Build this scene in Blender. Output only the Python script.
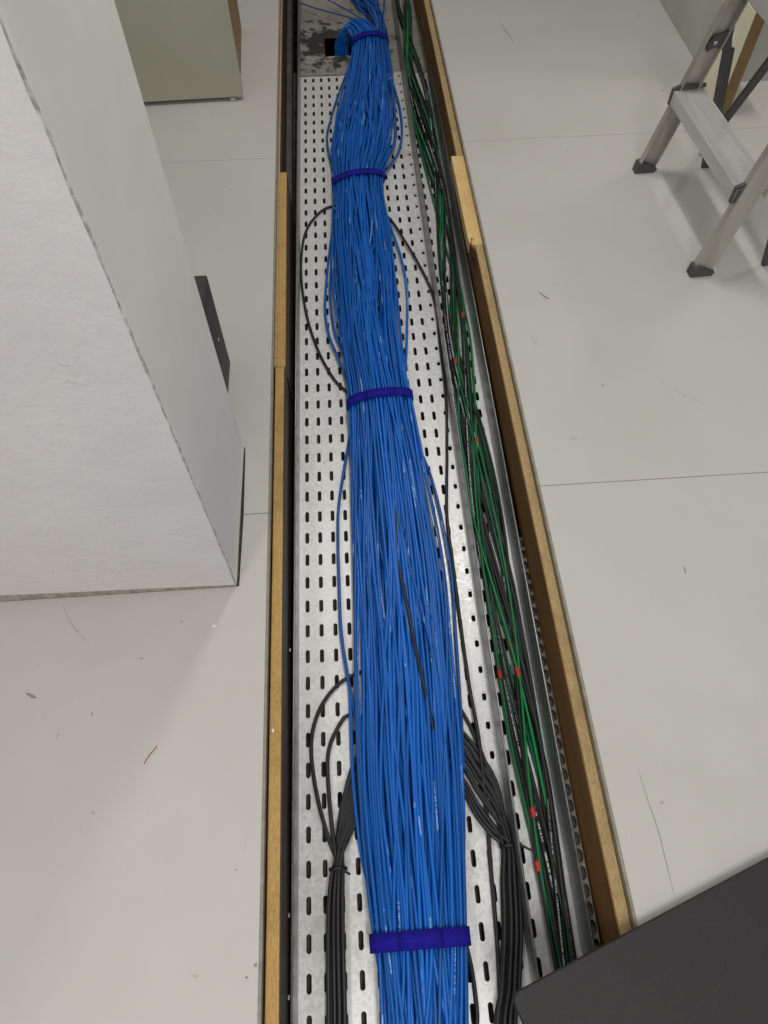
import bpy, bmesh, math, random
import numpy as np
from mathutils import Vector, Matrix

# ------------------------------------------------------------------ scene reset
for o in list(bpy.data.objects):
    bpy.data.objects.remove(o, do_unlink=True)
scene = bpy.context.scene
COL = scene.collection
rnd = random.Random(7)

# ------------------------------------------------------------------ camera
H = 1.30                       # metres above the raised floor
F = 707.0                      # focal length in pixels of a 768 x 1024 frame
R = np.array([[0.9976382942318096, -0.06132504090018095, 0.030936600343875825],
              [-0.06842251973796791, -0.847844266318298, 0.5258121897254708],
              [-0.006016034819792398, -0.5266871361916657, -0.8500379214454311]])
cam_data = bpy.data.cameras.new('camera')
cam_data.sensor_fit = 'HORIZONTAL'
cam_data.sensor_width = 36.0
cam_data.lens = 36.0 * F / 768.0
cam_data.clip_start = 0.02
cam = bpy.data.objects.new('camera', cam_data)
COL.objects.link(cam)
m = Matrix(((R[0, 0], -R[0, 1], -R[0, 2], 0), (R[1, 0], -R[1, 1], -R[1, 2], 0),
            (R[2, 0], -R[2, 1], -R[2, 2], H), (0, 0, 0, 1)))
cam.matrix_world = m
scene.camera = cam

# ------------------------------------------------------------------ world, ceiling luminaires and one added fill lamp
world = bpy.data.worlds.new('room_light')
scene.world = world
world.use_nodes = True
bg = world.node_tree.nodes['Background']
bg.inputs[0].default_value = (1.0, 0.995, 0.985, 1)
bg.inputs[1].default_value = 0.35


def area(name, loc, sx, sy, power, col=(1, 0.985, 0.95)):
    d = bpy.data.lights.new(name, 'AREA')
    d.shape = 'RECTANGLE'
    d.size, d.size_y, d.energy, d.color = sx, sy, power, col
    o = bpy.data.objects.new(name, d)
    o.location = loc
    COL.objects.link(o)


area('ceiling_and_fill_lamp', (0.40, 2.2, 2.75), 0.14, 0.7, 22)
area('ceiling_and_fill_lamp', (2.20, 2.5, 2.75), 0.14, 0.7, 16)
area('ceiling_and_fill_lamp', (0.45, -1.2, 2.75), 0.4, 1.2, 34)
area('ceiling_and_fill_lamp', (-1.15, -1.2, 2.75), 0.4, 1.2, 26)  # extra lamp added to brighten the left floor and column front

vs = scene.view_settings
vs.view_transform = 'Standard'
vs.look = 'None'
vs.exposure = 0.0
vs.gamma = 1.0
vs.use_curve_mapping = False


# ------------------------------------------------------------------ helpers
def P(px, py, z):
    """the point at height z seen at photo pixel (px, py)"""
    d = R @ np.array([px - 384.0, py - 512.0, F])
    t = (z - H) / d[2]
    return np.array([d[0] * t, d[1] * t, z])


def lin(c):
    return tuple(((v / 255.0) / 12.92 if v / 255.0 <= 0.04045 else ((v / 255.0 + 0.055) / 1.055) ** 2.4) for v in c)


def link(name, mesh, mat=None, parent=None, smooth=False, loc=None):
    if mat is not None and len(mesh.materials) == 0:
        mesh.materials.append(mat)
    if smooth:
        mesh.polygons.foreach_set('use_smooth', [True] * len(mesh.polygons))
    o = bpy.data.objects.new(name, mesh)
    COL.objects.link(o)
    if parent is not None:
        o.parent = parent
    if loc is not None:
        o.location = loc
    return o


def empty(name, loc=(0, 0, 0), rz=0.0):
    o = bpy.data.objects.new(name, None)
    o.empty_display_size = 0.05
    o.location = loc
    o.rotation_euler = (0, 0, rz)
    COL.objects.link(o)
    return o


def tag(o, label=None, cat=None, group=None, kind=None):
    if label:
        o['label'] = label
    if cat:
        o['category'] = cat
    if group:
        o['group'] = group
    if kind:
        o['kind'] = kind
    return o


def mesh_from(verts, faces, name='mesh'):
    me = bpy.data.meshes.new(name)
    me.from_pydata([tuple(map(float, v)) for v in verts], [], faces)
    me.update()
    return me


def box_mesh(x0, x1, y0, y1, z0, z1, bevel=0.0, seg=2):
    bm = bmesh.new()
    bmesh.ops.create_cube(bm, size=1.0)
    for v in bm.verts:
        v.co = Vector(((x0 + x1) / 2 + v.co.x * (x1 - x0), (y0 + y1) / 2 + v.co.y * (y1 - y0), (z0 + z1) / 2 + v.co.z * (z1 - z0)))
    if bevel > 0:
        bmesh.ops.bevel(bm, geom=list(bm.edges), offset=bevel, segments=seg, affect='EDGES')
    me = bpy.data.meshes.new('box')
    bm.to_mesh(me)
    bm.free()
    return me


def prism_mesh(poly, z0, z1, bevel=0.0):
    """polygon in XY extruded from z0 to z1"""
    bm = bmesh.new()
    vs_ = [bm.verts.new((x, y, z0)) for x, y in poly]
    f = bm.faces.new(vs_)
    r = bmesh.ops.extrude_face_region(bm, geom=[f])
    for v in [g for g in r['geom'] if isinstance(g, bmesh.types.BMVert)]:
        v.co.z = z1
    bmesh.ops.recalc_face_normals(bm, faces=bm.faces)
    if bevel > 0:
        es = [e for e in bm.edges if abs(e.verts[0].co.z - z1) < 1e-6 and abs(e.verts[1].co.z - z1) < 1e-6]
        bmesh.ops.bevel(bm, geom=es, offset=bevel, segments=1, affect='EDGES')
    me = bpy.data.meshes.new('prism')
    bm.to_mesh(me)
    bm.free()
    return me


def bar_mesh(p, q, w, t, up=(0, 0, 1), bevel=0.0):
    """rectangular bar from p to q; w along side axis, t along the remaining axis"""
    p, q, up = Vector(p), Vector(q), Vector(up)
    d = (q - p).normalized()
    s = d.cross(up).normalized()
    n = s.cross(d).normalized()
    me = box_mesh(-w / 2, w / 2, -t / 2, t / 2, 0, (q - p).length, bevel)
    mat = Matrix((s, n, d)).transposed().to_4x4()
    mat.translation = p
    if mat.determinant() < 0:
        me.flip_normals()
    me.transform(mat)
    return me


def catmull(pts, step=0.012):
    pts = np.array(pts, float)
    ext = np.vstack([2 * pts[0] - pts[1], pts, 2 * pts[-1] - pts[-2]])
    out = []
    for i in range(1, len(ext) - 2):
        p0, p1, p2, p3 = ext[i - 1:i + 3]
        n = max(2, int(np.linalg.norm(p2 - p1) / step))
        t = np.linspace(0, 1, n, endpoint=False)[:, None]
        out.append(0.5 * ((2 * p1) + (p2 - p0) * t + (2 * p0 - 5 * p1 + 4 * p2 - p3) * t ** 2 + (3 * p1 - p0 - 3 * p2 + p3) * t ** 3))
    out.append(pts[-1:])
    return np.vstack(out)


def tube_mesh(path, r, sides=7, closed=False):
    """round tube with a UV map: u = angle, v = metres along the tube"""
    path = np.array(path, float)
    n = len(path)
    tan = np.gradient(path, axis=0)
    tan /= np.linalg.norm(tan, axis=1)[:, None] + 1e-12
    ref = np.array([0, 0, 1.0])
    s = np.cross(tan, ref)
    bad = np.linalg.norm(s, axis=1) < 0.15
    s[bad] = np.cross(tan[bad], np.array([0, 1.0, 0]))
    s /= np.linalg.norm(s, axis=1)[:, None] + 1e-12
    for i in range(1, n):
        if np.dot(s[i], s[i - 1]) < 0:
            s[i] = -s[i]
    nn = np.cross(s, tan)
    a = np.linspace(0, 2 * math.pi, sides, endpoint=False)
    ring = path[:, None, :] + r * (np.cos(a)[None, :, None] * s[:, None, :] + np.sin(a)[None, :, None] * nn[:, None, :])
    verts = ring.reshape(-1, 3)
    i = np.arange(n - 1)[:, None] * sides
    k = np.arange(sides)[None, :]
    k2 = (k + 1) % sides
    faces = np.stack([i + k, i + k2, i + sides + k2, i + sides + k], axis=2).reshape(-1, 4)
    me = bpy.data.meshes.new('tube')
    nf = len(faces)
    caps = [list(range(sides))[::-1], list(range((n - 1) * sides, n * sides))]
    me.from_pydata(verts.tolist(), [], faces.tolist() + caps)
    length = np.concatenate([[0], np.cumsum(np.linalg.norm(np.diff(path, axis=0), axis=1))])
    uv = me.uv_layers.new(name='UVMap')
    u0 = np.broadcast_to(k / sides, (n - 1, sides))
    u1 = np.broadcast_to((k + 1) / sides, (n - 1, sides))
    v0 = np.broadcast_to(length[:-1, None], (n - 1, sides))
    v1 = np.broadcast_to(length[1:, None], (n - 1, sides))
    arr = np.stack([np.stack([u0, v0], 2), np.stack([u1, v0], 2), np.stack([u1, v1], 2), np.stack([u0, v1], 2)], axis=2).reshape(-1, 2)
    full = np.zeros((len(me.loops), 2))
    full[:nf * 4] = arr
    uv.data.foreach_set('uv', full.ravel())
    me.polygons.foreach_set('use_smooth', [True] * len(me.polygons))
    me.update()
    return me


def cable(name, pts, r, mat, parent=None, step=0.012, sides=7):
    path = catmull(pts, step)
    base = path[0].copy()
    o = link(name, tube_mesh(path - base, r, sides), mat, parent)
    o.location = base
    o['_p'] = 0
    del o['_p']
    return o, path


# ------------------------------------------------------------------ materials
def new_mat(name, base, rough=0.5, metal=0.0, spec=0.5):
    m_ = bpy.data.materials.new(name)
    m_.use_nodes = True
    b = m_.node_tree.nodes['Principled BSDF']
    b.inputs['Base Color'].default_value = (*lin(base), 1)
    b.inputs['Roughness'].default_value = rough
    b.inputs['Metallic'].default_value = metal
    b.inputs['Specular IOR Level'].default_value = spec
    return m_, m_.node_tree, b


def nd(nt, typ, **k):
    n = nt.nodes.new(typ)
    for a, v in k.items():
        setattr(n, a, v)
    return n


def ramp(nt, src, stops):
    r_ = nd(nt, 'ShaderNodeValToRGB')
    el = r_.color_ramp.elements
    while len(el) < len(stops):
        el.new(0.5)
    for e, (p, c) in zip(el, stops):
        e.position = p
        e.color = (*c, 1)
    nt.links.new(src, r_.inputs[0])
    return r_.outputs[0]


def noise_src(nt, scale, detail=4, rough=0.55, coord='Object', stretch=(1, 1, 1)):
    tc = nd(nt, 'ShaderNodeTexCoord')
    mp = nd(nt, 'ShaderNodeMapping')
    mp.inputs['Scale'].default_value = stretch
    nt.links.new(tc.outputs[coord], mp.inputs[0])
    n = nd(nt, 'ShaderNodeTexNoise')
    n.inputs['Scale'].default_value = scale
    n.inputs['Detail'].default_value = detail
    n.inputs['Roughness'].default_value = rough
    nt.links.new(mp.outputs[0], n.inputs['Vector'])
    return n.outputs[0]


def bump(nt, b, src, strength, dist=0.002):
    bp = nd(nt, 'ShaderNodeBump')
    bp.inputs['Strength'].default_value = strength
    bp.inputs['Distance'].default_value = dist
    nt.links.new(src, bp.inputs['Height'])
    nt.links.new(bp.outputs[0], b.inputs['Normal'])


def noisy(name, c0, c1, scale, rough=0.5, metal=0.0, spec=0.5, bmp=0.0, bdist=0.001, stretch=(1, 1, 1), lo=0.35, hi=0.65, bscale=None, detail=4):
    m_, nt, b = new_mat(name, c0, rough, metal, spec)
    s = noise_src(nt, scale, detail, stretch=stretch)
    nt.links.new(ramp(nt, s, [(lo, lin(c0)), (hi, lin(c1))]), b.inputs['Base Color'])
    if bmp:
        s2 = noise_src(nt, bscale, 5, stretch=stretch) if bscale else s
        bump(nt, b, s2, bmp, bdist)
    return m_


def mix_col(nt, fac, a, b_):
    mx = nd(nt, 'ShaderNodeMix', data_type='RGBA')
    nt.links.new(fac, mx.inputs['Factor'])
    for sock, v in ((mx.inputs['A'], a), (mx.inputs['B'], b_)):
        if isinstance(v, tuple):
            sock.default_value = (*v, 1)
        else:
            nt.links.new(v, sock)
    return mx.outputs['Result']


def math_node(nt, op, a, b_=None):
    n = nd(nt, 'ShaderNodeMath', operation=op)
    for i, v in enumerate((a, b_)):
        if v is None:
            continue
        if isinstance(v, (int, float)):
            n.inputs[i].default_value = v
        else:
            nt.links.new(v, n.inputs[i])
    return n.outputs[0]


def vinyl_material():
    m_, nt, b = new_mat('grey_vinyl', (190, 188, 182), 0.42, 0, 0.4)
    a = noise_src(nt, 1.7, 5, 0.6)
    c = ramp(nt, a, [(0.3, lin((187, 184, 178))), (0.7, lin((196, 193, 188)))])
    st = noise_src(nt, 60, 3, 0.7, stretch=(1, 0.25, 1))
    f = ramp(nt, st, [(0.62, (0, 0, 0)), (0.8, (0.18, 0.18, 0.18))])
    c = mix_col(nt, f, c, lin((165, 160, 150)))
    sp = noise_src(nt, 34, 2, 0.5)
    f2 = ramp(nt, sp, [(0.755, (0, 0, 0)), (0.79, (0.5, 0.5, 0.5))])
    c = mix_col(nt, f2, c, lin((120, 115, 108)))
    nt.links.new(c, b.inputs['Base Color'])
    bump(nt, b, noise_src(nt, 160, 3), 0.05, 0.0005)
    return m_


def plaster_material():
    m_, nt, b = new_mat('painted_plaster', (214, 211, 208), 0.75, 0, 0.25)
    a = noise_src(nt, 4, 5, 0.6)
    nt.links.new(ramp(nt, a, [(0.3, lin((213, 209, 208))), (0.7, lin((222, 218, 217)))]), b.inputs['Base Color'])
    n1 = noise_src(nt, 9, 8, 0.65)
    n2 = noise_src(nt, 26, 3, 0.6, stretch=(1, 1, 0.6))
    pit = ramp(nt, n2, [(0.63, (0, 0, 0)), (0.7, (1, 1, 1))])
    h = math_node(nt, 'ADD', n1, math_node(nt, 'MULTIPLY', pit, 0.16))
    bump(nt, b, h, 0.55, 0.010)
    return m_


def chip_material(name, c0, c1):
    m_, nt, b = new_mat(name, c0, 0.85, 0, 0.15)
    tc = nd(nt, 'ShaderNodeTexCoord')
    v = nd(nt, 'ShaderNodeTexVoronoi')
    v.inputs['Scale'].default_value = 420
    mp = nd(nt, 'ShaderNodeMapping')
    mp.inputs['Scale'].default_value = (1, 0.4, 1)
    nt.links.new(tc.outputs['Object'], mp.inputs[0])
    nt.links.new(mp.outputs[0], v.inputs['Vector'])
    g = nd(nt, 'ShaderNodeRGBToBW')
    nt.links.new(v.outputs['Color'], g.inputs[0])
    c = ramp(nt, g.outputs[0], [(-0.2 + 0.2, lin(tuple(x * 0.7 + y * 0.3 for x, y in zip(c0, c1)))), (1.0, lin(c1))])
    n = noise_src(nt, 9, 5, 0.6)
    f = ramp(nt, n, [(0.5, (0, 0, 0)), (0.75, (0.4, 0.4, 0.4))])
    c = mix_col(nt, f, c, lin(tuple(x * 0.72 for x in c0)))
    nt.links.new(c, b.inputs['Base Color'])
    bump(nt, b, g.outputs[0], 0.3, 0.0008)
    return m_


def galv_material(name, base=(196, 196, 194), metal=0.55, rough=0.42):
    m_, nt, b = new_mat(name, base, rough, metal, 0.5)
    tc = nd(nt, 'ShaderNodeTexCoord')
    v = nd(nt, 'ShaderNodeTexVoronoi')
    v.inputs['Scale'].default_value = 170
    nt.links.new(tc.outputs['Object'], v.inputs['Vector'])
    g = nd(nt, 'ShaderNodeRGBToBW')
    nt.links.new(v.outputs['Color'], g.inputs[0])
    lo = tuple(max(0, x - 9) for x in base)
    hi = tuple(min(255, x + 7) for x in base)
    c = ramp(nt, g.outputs[0], [(0.2, lin(lo)), (0.8, lin(hi))])
    d = noise_src(nt, 3.5, 6, 0.65)
    f = ramp(nt, d, [(0.52, (0, 0, 0)), (0.8, (0.5, 0.5, 0.5))])
    c = mix_col(nt, f, c, lin((150, 143, 130)))
    nt.links.new(c, b.inputs['Base Color'])
    rr = ramp(nt, g.outputs[0], [(0, (rough - 0.1,) * 3), (1, (rough + 0.12,) * 3)])
    nt.links.new(rr, b.inputs['Roughness'])
    return m_


def cable_material(name, base, rough=0.38, printing=None, density=0.62, vary=0.12, spec=0.5):
    m_, nt, b = new_mat(name, base, rough, 0, spec)
    oi = nd(nt, 'ShaderNodeObjectInfo')
    hi = tuple(min(255, x * (1 + vary)) for x in base)
    lo = tuple(x * (1 - vary) for x in base)
    c = ramp(nt, oi.outputs['Random'], [(0, lin(lo)), (1, lin(hi))])
    if printing:
        tc = nd(nt, 'ShaderNodeTexCoord')
        sx = nd(nt, 'ShaderNodeSeparateXYZ')
        nt.links.new(tc.outputs['UV'], sx.inputs[0])
        # the print line sits at one place round the jacket and wanders slowly along it
        off = math_node(nt, 'ADD', math_node(nt, 'MULTIPLY', sx.outputs[1], 0.35), math_node(nt, 'MULTIPLY', oi.outputs['Random'], 9.7))
        ang = math_node(nt, 'FRACT', math_node(nt, 'ADD', sx.outputs[0], off))
        band = math_node(nt, 'LESS_THAN', math_node(nt, 'ABSOLUTE', math_node(nt, 'SUBTRACT', ang, 0.5)), 0.075)
        cb = nd(nt, 'ShaderNodeCombineXYZ')
        nt.links.new(math_node(nt, 'MULTIPLY', sx.outputs[1], 1.0), cb.inputs[0])
        nt.links.new(math_node(nt, 'MULTIPLY', oi.outputs['Random'], 53.0), cb.inputs[1])
        n1 = nd(nt, 'ShaderNodeTexNoise')
        n1.inputs['Scale'].default_value = 9
        nt.links.new(cb.outputs[0], n1.inputs['Vector'])
        n2 = nd(nt, 'ShaderNodeTexNoise')
        n2.inputs['Scale'].default_value = 320
        nt.links.new(cb.outputs[0], n2.inputs['Vector'])
        g = math_node(nt, 'MULTIPLY', math_node(nt, 'GREATER_THAN', n1.outputs[0], density), math_node(nt, 'GREATER_THAN', n2.outputs[0], 0.45))
        g = math_node(nt, 'MULTIPLY', math_node(nt, 'MULTIPLY', g, band), 0.75)
        c = mix_col(nt, g, c, lin(printing))
    nt.links.new(c, b.inputs['Base Color'])
    return m_


M = {}
M['vinyl'] = vinyl_material()
M['vinyl_edge'] = noisy('vinyl_edge', (128, 122, 108), (150, 144, 130), 40, 0.7)
M['chip'] = chip_material('chipboard', (158, 124, 74), (196, 160, 102))
M['chip_pale'] = chip_material('pale_chipboard', (196, 160, 100), (226, 194, 136))
M['chip_worn'] = chip_material('worn_chipboard', (146, 122, 84), (188, 162, 118))
M['brown'] = noisy('brown_board', (112, 80, 42), (134, 98, 54), 12, 0.6, 0, 0.35, 0.15, 0.001, (1, 0.15, 1))
M['dark_brown'] = noisy('dark_brown_board', (58, 46, 38), (74, 58, 46), 10, 0.55, 0, 0.35, 0.1, 0.001, (1, 0.2, 1))  # dark brown of the left facings and lining board
M['dark_gap_fill'] = noisy('dark_gap_fill', (70, 70, 64), (90, 90, 82), 20, 0.7)  # tone of the shaded gap beside the tray
M['splinter'] = noisy('dark_splinter', (48, 30, 18), (90, 58, 32), 70, 0.9)
M['plaster'] = plaster_material()
M['smooth_paint_lifted'] = noisy('smooth_paint_lifted', (228, 226, 221), (236, 234, 229), 5, 0.7, 0, 0.3, 0.12, 0.003, bscale=14)  # smoother side face; brightness painted in to offset the weak light there
M['concrete'] = noisy('bare_concrete', (140, 135, 122), (176, 171, 158), 60, 0.95, 0, 0.1, 0.5, 0.002)
M['worn_edge'] = noisy('worn_plaster_edge', (150, 146, 140), (214, 211, 207), 70, 0.9, 0, 0.1, 0.3, 0.002)
M['subfloor'] = noisy('dusty_subfloor', (76, 72, 64), (112, 104, 90), 14, 0.95, 0, 0.1)
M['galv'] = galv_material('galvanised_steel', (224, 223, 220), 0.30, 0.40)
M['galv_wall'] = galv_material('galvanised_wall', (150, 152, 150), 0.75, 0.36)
M['flange'] = noisy('dull_flange', (112, 104, 90), (134, 126, 110), 60, 0.6, 0.3)
M['blue'] = cable_material('blue_jacket', (8, 90, 175), 0.38, (150, 185, 225), 0.60, 0.14)
M['strap'] = noisy('blue_hook_loop', (30, 24, 128), (38, 32, 150), 300, 0.9, 0, 0.1, 0.4, 0.001)
M['black'] = cable_material('black_jacket', (34, 34, 35), 0.45, None, vary=0.12)
M['black_print'] = cable_material('black_printed_jacket', (30, 31, 32), 0.42, (215, 215, 215), 0.42)
M['green'] = cable_material('green_jacket', (22, 132, 72), 0.36, (150, 220, 180), 0.56, 0.16)
M['dark_green'] = cable_material('dark_green_jacket', (18, 74, 50), 0.4, (140, 190, 160), 0.52, 0.16)
M['red'] = noisy('red_sleeve', (176, 40, 34), (196, 54, 44), 80, 0.5)
M['tie'] = noisy('black_nylon', (20, 20, 21), (28, 28, 29), 100, 0.5)
M['alu'] = noisy('ladder_aluminium', (172, 168, 160), (188, 184, 176), 30, 0.42, 0.55, 0.5, 0.05, 0.0005, (1, 1, 0.1))
M['alu_step'] = noisy('step_aluminium', (186, 184, 180), (200, 198, 194), 40, 0.45, 0.35, 0.5, 0.05, 0.0005, (1, 0.1, 1))
M['dark_plastic'] = noisy('dark_grey_plastic', (66, 66, 64), (80, 80, 78), 60, 0.55)
M['cab_front'] = noisy('pale_grey_door', (172, 170, 152), (182, 180, 162), 3, 0.5, 0, 0.4)
M['cab_body'] = noisy('brown_veneer', (136, 108, 74), (156, 124, 86), 20, 0.6, 0, 0.3, stretch=(1, 1, 0.15))
M['grey_wall'] = noisy('grey_paint', (172, 170, 160), (184, 182, 172), 5, 0.7, 0, 0.3, 0.1, 0.002)
M['cream'] = noisy('cream_laminate', (226, 222, 192), (234, 230, 204), 6, 0.5, 0, 0.4)
M['wood_edge'] = chip_material('wood_edge', (120, 98, 66), (146, 120, 84))
M['charcoal'] = noisy('charcoal_top', (43, 41, 42), (47, 45, 46), 180, 0.6, 0, 0.35, 0.1, 0.0006)
M['black_box'] = noisy('black_box', (52, 46, 46), (66, 58, 58), 30, 0.6)
M['mark'] = noisy('scuff', (160, 156, 149), (178, 174, 167), 90, 0.8)
M['mark_dark'] = noisy('dark_scuff', (116, 111, 104), (150, 145, 138), 90, 0.8)
M['thread'] = noisy('red_thread', (150, 74, 62), (165, 86, 70), 90, 0.8)
M['steel'] = noisy('bright_steel', (190, 190, 188), (205, 205, 203), 40, 0.3, 0.9)
M['white'] = noisy('white_chip', (225, 222, 216), (235, 232, 226), 40, 0.7)


def plate_material():
    """plain steel plate, sooty round the torn cable opening"""
    m_, nt, b = new_mat('dirty_plate', (176, 172, 164), 0.5, 0.4, 0.4)
    a = noise_src(nt, 5, 6, 0.65)
    c = ramp(nt, a, [(0.35, lin((150, 144, 134))), (0.65, lin((182, 178, 170)))])
    s = noise_src(nt, 22, 6, 0.7)
    tc = nd(nt, 'ShaderNodeTexCoord')
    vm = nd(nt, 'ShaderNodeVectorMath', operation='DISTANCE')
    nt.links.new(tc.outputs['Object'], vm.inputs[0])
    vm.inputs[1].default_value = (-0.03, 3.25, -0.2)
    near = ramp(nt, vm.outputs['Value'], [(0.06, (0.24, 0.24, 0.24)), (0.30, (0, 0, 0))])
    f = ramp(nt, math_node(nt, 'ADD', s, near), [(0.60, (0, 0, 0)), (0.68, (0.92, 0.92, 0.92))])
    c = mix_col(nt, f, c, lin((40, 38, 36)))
    nt.links.new(c, b.inputs['Base Color'])
    return m_


M['plate'] = plate_material()

# ------------------------------------------------------------------ raised floor: panels either side of the open trench
XL, XR = -0.203, 0.396
TV = 0.016                      # thickness of the vinyl wearing layer
floor = tag(empty('floor'), 'pale grey vinyl raised floor panels either side of the open trench', kind='structure')
sub = link('subfloor', prism_mesh([(-3.2, -1.6), (3.2, -1.6), (3.2, 3.1), (-3.2, 3.1)], -0.52, -0.226), M['subfloor'])
low = link('subfloor', box_mesh(-3.2, 3.2, 3.1005, 5.2, -0.52, -0.42), M['subfloor'])
tag(low, 'lower dusty slab under the far end of the cable tray', kind='structure')
tag(sub, 'dusty slab under the raised floor and cable tray', kind='structure')
G = 0.0008
left_breaks = [-1.81, -0.495, 0.82, 2.135, 3.45, 4.77]
right_breaks = [-1.815, -0.484, 0.847, 2.178, 3.51, 4.84]
CX0, CX1, CY0, CY1 = -0.98, -0.262, 0.648, 0.998    # column footprint
gp = 0.006
panels = {}
for i in range(5):
    y0, y1 = left_breaks[i] + G, left_breaks[i + 1] - G
    if i == 1:
        poly = [(-1.53, y0), (XL, y0), (XL, y1), (CX1 + gp, y1), (CX1 + gp * 0.5, CY0 + 0.0002), (CX0 - gp, CY0 + 0.0002), (CX0 - gp, y1), (-1.53, y1)]
    elif i == 2:
        poly = [(-1.53, y0), (CX0 - gp, y0), (CX0 - gp, CY1 + 0.004), (CX1 + gp * 0.6, CY1 + 0.004), (CX1 + gp, y0), (XL, y0), (XL, y1), (-1.53, y1)]
    else:
        poly = [(-1.53, y0), (XL, y0), (XL, y1), (-1.53, y1)]
    p_ = link('floor_panel', prism_mesh(poly, -TV, 0, 0.0006), M['vinyl'], floor)
    panels[('L', i)] = p_
    core = [(x, y) for x, y in poly]
    link('panel_core', prism_mesh(core, -0.050, -TV - 0.0004), M['chip'], p_)
    p2 = link('floor_panel', box_mesh(-2.86, -1.5308, y0, y1, -TV, 0), M['vinyl'], floor)
    y0, y1 = right_breaks[i] + G, right_breaks[i + 1] - G
    p_ = link('floor_panel', box_mesh(XR, 1.72, y0, y1, -TV, 0, 0.0006, 1), M['vinyl'], floor)
    panels[('R', i)] = p_
    link('panel_core', box_mesh(XR + 0.0005, 1.72, y0, y1, -0.050, -TV - 0.0004), M['chip'], p_)
    p2 = link('floor_panel', box_mesh(1.7208, 3.05, y0, y1, -TV, 0), M['vinyl'], floor)
    # dull trimming strip along the vinyl's cut edge
for side, x0, x1 in (('L', XL + 0.0002, XL + 0.0048), ('R', XR - 0.0048, XR - 0.0002)):
    for i in range(5):
        br = left_breaks if side == 'L' else right_breaks
        link('edge_strip', box_mesh(x0, x1, br[i] + G, br[i + 1] - G, -0.0165, -0.0012), M['vinyl_edge'], panels[(side, i)])


# small scuffs and scratches lying on the floor panels
def mark(pts, w, mat, panel):
    pts = catmull([P(x, y, 0.0002) for x, y in pts], 0.01)
    t = np.gradient(pts, axis=0)
    s = np.stack([-t[:, 1], t[:, 0], 0 * t[:, 0]], 1)
    s /= np.linalg.norm(s, axis=1)[:, None] + 1e-9
    n = len(pts)
    prof = np.sin(np.linspace(0.25, math.pi - 0.25, n))[:, None] * w / 2
    v = np.vstack([pts - s * prof, pts + s * prof])
    f = [(i, i + 1, n + i + 1, n + i) for i in range(n - 1)]
    return link('scuff_mark', mesh_from(v, f), mat, panel)


mark([(538, 291), (545, 297), (550, 299)], 0.006, M['mark_dark'], panels[('R', 2)])
mark([(552, 283), (557, 285)], 0.004, M['mark'], panels[('R', 2)])
mark([(531, 336), (534, 341), (537, 345)], 0.004, M['mark'], panels[('R', 2)])
mark([(571, 439), (577, 438)], 0.005, M['mark'], panels[('R', 2)])
mark([(582, 437), (586, 436)], 0.005, M['mark'], panels[('R', 2)])
mark([(668, 386), (680, 393), (704, 404)], 0.0025, M['mark'], panels[('R', 2)])
mark([(638, 768), (646, 795), (658, 830), (668, 870), (675, 898)], 0.0014, M['mark_dark'], panels[('R', 1)])
mark([(684, 566), (686, 574)], 0.003, M['mark_dark'], panels[('R', 1)])
mark([(500, 22), (508, 34), (514, 42)], 0.010, M['mark'], panels[('R', 3)])
mark([(661, 92), (664, 89)], 0.010, M['mark'], panels[('R', 3)])
mark([(26, 693), (32, 696), (36, 698)], 0.006, M['mark_dark'], panels[('L', 1)])
mark([(62, 604), (72, 625), (90, 645)], 0.002, M['mark'], panels[('L', 1)])
mark([(254, 964), (257, 966)], 0.007, M['mark_dark'], panels[('L', 1)])
mark([(245, 977), (248, 978)], 0.004, M['mark_dark'], panels[('L', 1)])
mark([(91, 812), (95, 813)], 0.005, M['mark'], panels[('L', 1)])
mark([(212, 626), (216, 626)], 0.006, M['white'], panels[('L', 1)])
mark([(192, 976), (195, 976), (198, 978)], 0.003, M['mark'], panels[('L', 1)])
mark([(56, 738), (60, 733)], 0.003, M['mark'], panels[('L', 1)])
mark([(91, 716), (93, 712)], 0.003, M['mark_dark'], panels[('L', 1)])
mark([(140, 658), (143, 659)], 0.003, M['mark_dark'], panels[('L', 1)])
thr, _ = cable('loose_thread', [P(144, 764, 0.0008), P(148, 757, 0.0009), P(153, 751, 0.0009), P(157, 746, 0.0008)], 0.0008, M['thread'], sides=5, step=0.004)
tag(thr, 'short red thread lying on the grey floor in front of the column', 'thread')

# ------------------------------------------------------------------ trench lining boards
t1 = tag(empty('trim_1'), 'chipboard ledge and dark lining board along the left side of the trench', kind='structure')
ZL = -0.018
link('ledge', box_mesh(XL + 0.0051, -0.1915, 1.265, 4.77, -0.05, ZL), M['chip_worn'], t1)
bt = link('batten', box_mesh(-0.1950, -0.1735, -1.2, 1.262, -0.06, ZL, 0.0008, 1), M['chip'], t1)
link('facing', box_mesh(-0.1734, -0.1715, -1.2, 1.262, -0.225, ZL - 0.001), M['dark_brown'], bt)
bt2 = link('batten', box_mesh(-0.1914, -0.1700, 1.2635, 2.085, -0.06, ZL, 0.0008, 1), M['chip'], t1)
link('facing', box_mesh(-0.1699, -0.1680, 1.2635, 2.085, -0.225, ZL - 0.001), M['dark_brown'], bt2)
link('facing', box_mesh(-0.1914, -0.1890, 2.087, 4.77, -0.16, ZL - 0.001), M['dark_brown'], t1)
link('channel', box_mesh(-0.1885, -0.1700, 2.087, 4.77, -0.215, -0.150), M['dark_gap_fill'], t1)  # added filler strip, darkens the open gap beside the tray
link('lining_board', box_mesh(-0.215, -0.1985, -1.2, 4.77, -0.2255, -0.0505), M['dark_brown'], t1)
link('chip', box_mesh(-0.1905, -0.1865, P(276, 732, ZL)[1], P(276, 732, ZL)[1] + 0.006, ZL, ZL + 0.0012, 0.0005), M['white'], t1)
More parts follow.
